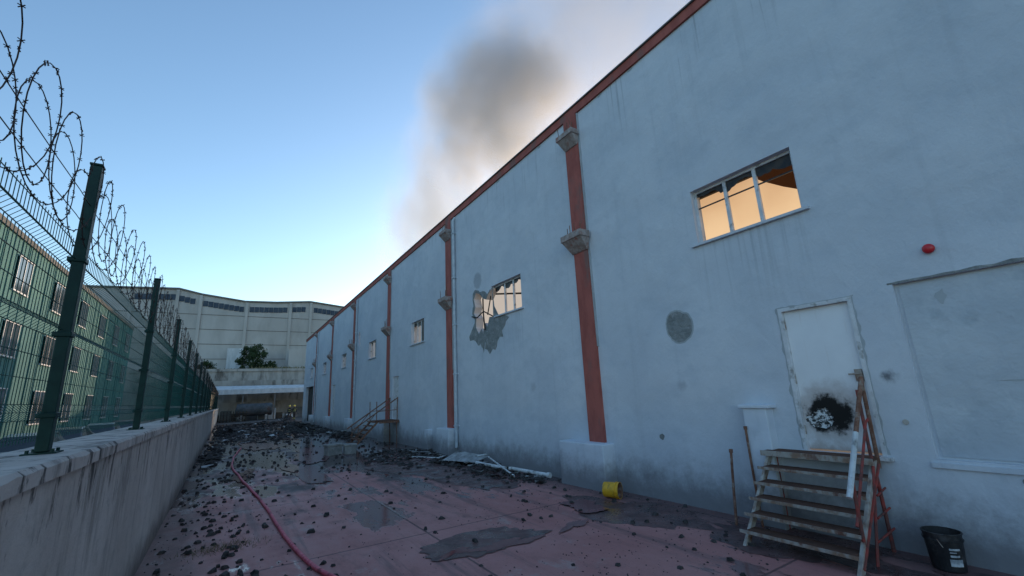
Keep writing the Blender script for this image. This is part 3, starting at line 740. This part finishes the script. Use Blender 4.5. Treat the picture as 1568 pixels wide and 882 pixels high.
def tree(name,x,y,z,h,wd,n=2600):
    E=empty(name); b=MB()
    clumps=[]
    for i in range(5):
        a=i*1.3; tip=Vector((x+math.cos(a)*wd*.35,y+math.sin(a)*wd*.3,z+h*R.uniform(.55,.9)))
        b.tube([(x,y,z),(x+math.cos(a)*.15,y+math.sin(a)*.15,z+h*.25),tip],[.16,.11,.03],6)
    b.build('trunk_and_limbs',BARK,E)
    for i in range(34):
        a=R.uniform(0,6.28); t=R.random(); zz=z+h*(.08+.85*t); rr=wd*.55*(1-.65*t**1.5)*R.uniform(.3,1)
        clumps.append((Vector((x+rr*math.cos(a),y+rr*math.sin(a),zz)),R.uniform(.35,.8)*wd/5))
    b=MB()
    for k in range(n):
        c,r=R.choice(clumps); d=Vector((R.gauss(0,1),R.gauss(0,1),R.gauss(0,1))).normalized()*r*R.uniform(.5,1.35)
        p=c+d; u=Vector((R.gauss(0,1),R.gauss(0,1),R.gauss(0,1))).normalized()*R.uniform(.1,.22); v=u.orthogonal().normalized()*R.uniform(.06,.12)
        b.face([p-u,p+v,p+u,p-v],0 if d.z<0.2*r or R.random()<.4 else 1)
    b.build('foliage',[LEAF,LEAF2],E)
tree('conifer_shrub',3.4,93,8,5.0,5.2,4200); tree('bush',6.6,94,8,2.0,2.6,900); tree('bush',-3.5,94,8,2.,3,900)
ca=empty('canopy_shed')
b=MB(); b.hexa([(-2,74,4.15),(14,74,4.0),(14,83,4.9),(-2,83,5.0),(-2,74,4.3),(14,74,4.15),(14,83,5.05),(-2,83,5.15)])
b.box(-2,14,73.9,73.98,3.65,4.32)
b.build('roof_sheet',CANW,ca)
b=MB()
for x in (-1.8,2,6,10,13.8): b.box(x-.08,x+.08,74.1,74.26,0,4.0)
b.build('frame',BACKD,ca)
b=MB(); b.box(-2,14,80,80.2,0,2.6); b.build('rear_low_wall',STAINC,ca)
b=MB()
for k in range(40):
    x=R.uniform(-1.5,13); y=R.uniform(74.5,79); s=R.uniform(.2,.7); b.box(x-s,x+s,y-s*.5,y+s*.5,0,R.uniform(.3,1.6),R.choice([0,0,1,2]))
b.build('stored_goods',[BACKD,BARK,CANW],ca)
tk=empty('steel_tank')
b=MB(); b.tube([(1.2,73,1.45),(1.35,73,1.45),(5.6,73,1.45),(5.75,73,1.45)],[.5,.85,.85,.5],20); b.build('shell',TANKM,tk)
b=MB(); b.box(1.8,2.1,72.3,73.7,0,.75); b.box(4.8,5.1,72.3,73.7,0,.75); b.build('saddles',CONC,tk)
b=MB()
for i in range(5):
    for k in range(3): b.box(-.5+k*1.15,.5+k*1.15,70+R.random()*.3,71.1,i*.28,i*.28+.03); 
    for k in range(9): b.box(-.5+k*.36,-.4+k*.36,70.2,71.1,i*.28+.031,i*.28+.25)
b.build('pallet_stack',BARK)

# ---------------------------------------------------------------- fire fighters
SUIT=simple('turnout_gear',(.03,.03,.035),(.05,.045,.04),9,.85,.01,20)
HIVIS=simple('reflective_band',(.65,.68,.12),(.6,.6,.3),9,.4)
SKIN=simple('skin',(.42,.25,.18),(.38,.22,.16),9,.6)
HELM=simple('helmet_yellow',(.80,.62,.08),(.7,.55,.06),9,.35)
def figure(x,y,face,stride,armf):
    E=empty('firefighter'); E.location=(x,y,0); E.rotation_euler=(0,0,face)
    V=[(0,0,.95),(0,0,1.15),(0,.01,1.38),(0,.02,1.50),(0,.03,1.58)]
    Rr=[.15,.15,.17,.07,.06]; Ed=[(0,1),(1,2),(2,3),(3,4)]
    for s in (-1,1):
        i=len(V); f=stride*s
        V+=[(s*.10,0,.90),(s*.11,f*.5,.50),(s*.12,f*.75-.03,.10),(s*.12,f*.75+.14,.04)]; Rr+=[.115,.085,.07,.05]
        Ed+=[(0,i),(i,i+1),(i+1,i+2),(i+2,i+3)]
        j=len(V); g=armf*(-s)
        V+=[(s*.21,0,1.42),(s*.26,g*.3-.02,1.13),(s*.24,g*.8+.1,.92)]; Rr+=[.075,.058,.045]
        Ed+=[(2,j),(j,j+1),(j+1,j+2)]
    me=bpy.data.meshes.new('body'); me.from_pydata(V,Ed,[]); o=bpy.data.objects.new('body',me); scene.collection.objects.link(o); o.parent=E
    me.materials.append(SUIT)
    o.modifiers.new('s','SKIN'); 
    for k,r in enumerate(Rr): me.skin_vertices[0].data[k].radius=(r,r*.8)
    me.skin_vertices[0].data[0].use_root=True
    ss=o.modifiers.new('ss','SUBSURF'); ss.levels=2; ss.render_levels=2
    b=MB(); b.tube([(0,.04,1.55),(0,.05,1.58),(0,.06,1.66),(0,.05,1.74),(0,.04,1.79)],[.05,.075,.088,.085,.05],14)
    b.tube([(0,.14,1.655),(0,.165,1.64)],[.018,.012],6); b.box(-.03,.03,.128,.14,1.605,1.615)
    for s in (-1,1): b.tube([(s*.083,.05,1.64),(s*.095,.05,1.68)],.015,6)
    for s in (-1,1):
        g=armf*(-s); hx,hy,hz=s*.24,g*.8+.1,.92
        b.box(hx-.018,hx+.018,hy-.035,hy+.045,hz-.12,hz-.02)
        for q,l in ((-.028,.06),(-.008,.075),(.014,.08),(.036,.07)): b.tube([(hx,hy+q,hz-.115),(hx-.005*s,hy+q+.005,hz-.115-l*.55),(hx-.022*s,hy+q+.01,hz-.115-l)],[.010,.009,.008],6)
        b.tube([(hx,hy+.045,hz-.05),(hx-.01*s,hy+.075,hz-.085),(hx-.015*s,hy+.08,hz-.11)],[.012,.010,.008],6)
    b.build('head_and_hands',SKIN,E,smooth=True)
    b=MB(); b.tube([(0,.045,1.70),(0,.045,1.71),(0,.045,1.72),(0,.04,1.80),(0,.035,1.845),(0,.03,1.86)],[.15,.15,.115,.11,.07,.02],16); b.build('helmet',HELM,E,smooth=True)
    b=MB(); b.tube([(0,0,1.10),(0,0,1.15)],.158,16); b.tube([(0,0,1.30),(0,0,1.34)],.172,16)
    for s in (-1,1): f=stride*s; b.tube([(s*.118,f*.68,.22),(s*.117,f*.64,.27)],.092,12)
    b.build('reflective_bands',HIVIS,E)
figure(6.7,61.5,2.6,.22,.25); figure(7.35,62.6,.4,.15,.2)

# ---------------------------------------------------------------- smoke
def smoke_mat(name,dens,seed,colr):
    m=bpy.data.materials.new(name); m.use_nodes=True; nt=m.node_tree; nt.nodes.clear(); g=N(nt)
    out=g.n('ShaderNodeOutputMaterial'); vs=g.n('ShaderNodeVolumeScatter'); va=g.n('ShaderNodeVolumeAbsorption'); ad=g.n('ShaderNodeAddShader')
    g.L(vs.outputs[0],ad.inputs[0]); g.L(va.outputs[0],ad.inputs[1]); g.L(ad.outputs[0],out.inputs['Volume'])
    tc=g.n('ShaderNodeTexCoord'); l=g.n('ShaderNodeVectorMath',operation='LENGTH')
    nz=g.n('ShaderNodeTexNoise'); nz.inputs['Scale'].default_value=1.9; nz.inputs['Detail'].default_value=3; nz.inputs['Roughness'].default_value=.62
    mp=g.n('ShaderNodeMapping'); mp.inputs['Location'].default_value=(seed,seed*2,0); g.L(tc.outputs['Object'],mp.inputs['Vector']); g.L(mp.outputs[0],nz.inputs['Vector'])
    g.L(tc.outputs['Object'],l.inputs[0])
    e=g.math('SUBTRACT',g.math('MULTIPLY',nz.outputs['Fac'],1.8),g.math('MULTIPLY',l.outputs['Value'],.95))
    d=g.ramp(e,-.05,.55,0,dens)
    d=g.math('MULTIPLY',d,g.ramp(l.outputs['Value'],.65,1.,1,0))
    g.L(d,vs.inputs['Density']); g.L(g.math('MULTIPLY',d,.22),va.inputs['Density'])
    vs.inputs['Color'].default_value=colr; vs.inputs['Anisotropy'].default_value=.5; va.inputs['Color'].default_value=(.25,.2,.17,1)
    return m
sm=empty('smoke_plume')
for i,(c,s,rot,dn) in enumerate((((19,44,21),(8,9,17),(0,0,0),.10),((23,37,33),(10,13,11),(0.2,0,0),.15),((30,26,41),(16,20,12),(-.2,0,.2),.05))):
    me=bpy.data.meshes.new('puff'); bm=bmesh.new(); bmesh.ops.create_icosphere(bm,subdivisions=3,radius=1); bm.to_mesh(me); bm.free()
    o=bpy.data.objects.new('puff_%d'%(i+1),me); scene.collection.objects.link(o); o.parent=sm; o.location=c; o.scale=s; o.rotation_euler=rot
    me.materials.append(smoke_mat('smoke_volume_%d'%i,dn,i*3.7,(.96,.92,.90,1)))

# ---------------------------------------------------------------- sky, sun, camera
w=bpy.data.worlds.new('World'); scene.world=w; w.use_nodes=True; nt=w.node_tree
sky=nt.nodes.new('ShaderNodeTexSky'); sky.sky_type='NISHITA'; sky.sun_disc=False
EL,AZ=rad(6.5),rad(44)
sky.sun_elevation=EL; sky.sun_rotation=AZ; sky.altitude=100; sky.air_density=1.0; sky.dust_density=.7; sky.ozone_density=2.3
bgn=nt.nodes['Background']; bgn.inputs['Strength'].default_value=.42; nt.links.new(sky.outputs[0],bgn.inputs['Color'])
sd=bpy.data.lights.new('sun','SUN'); sd.energy=3.0; sd.angle=rad(.5); sd.color=(1,.74,.52)
so=bpy.data.objects.new('sun',sd); scene.collection.objects.link(so)
d=Vector((math.sin(AZ)*math.cos(EL),math.cos(AZ)*math.cos(EL),math.sin(EL)))
so.rotation_euler=d.to_track_quat('Z','Y').to_euler(); so.location=d*200

cam=bpy.data.cameras.new('camera'); co=bpy.data.objects.new('camera',cam); scene.collection.objects.link(co)
yaw=rad(33.13); pit=math.atan(160/666.)
f=Vector((math.sin(yaw)*math.cos(pit),math.cos(yaw)*math.cos(pit),math.sin(pit)))
r0=Vector((math.cos(yaw),-math.sin(yaw),0)); u0=r0.cross(f)
rr=(r0*.99885-u0*.048).normalized(); uu=rr.cross(f).normalized()
Mx=Matrix((rr,uu,-f)).transposed().to_4x4(); Mx.translation=Vector((0,0,2.07)); co.matrix_world=Mx
cam.sensor_width=36; cam.lens=666/1568*36; cam.clip_end=3000; cam.clip_start=.05
scene.camera=co
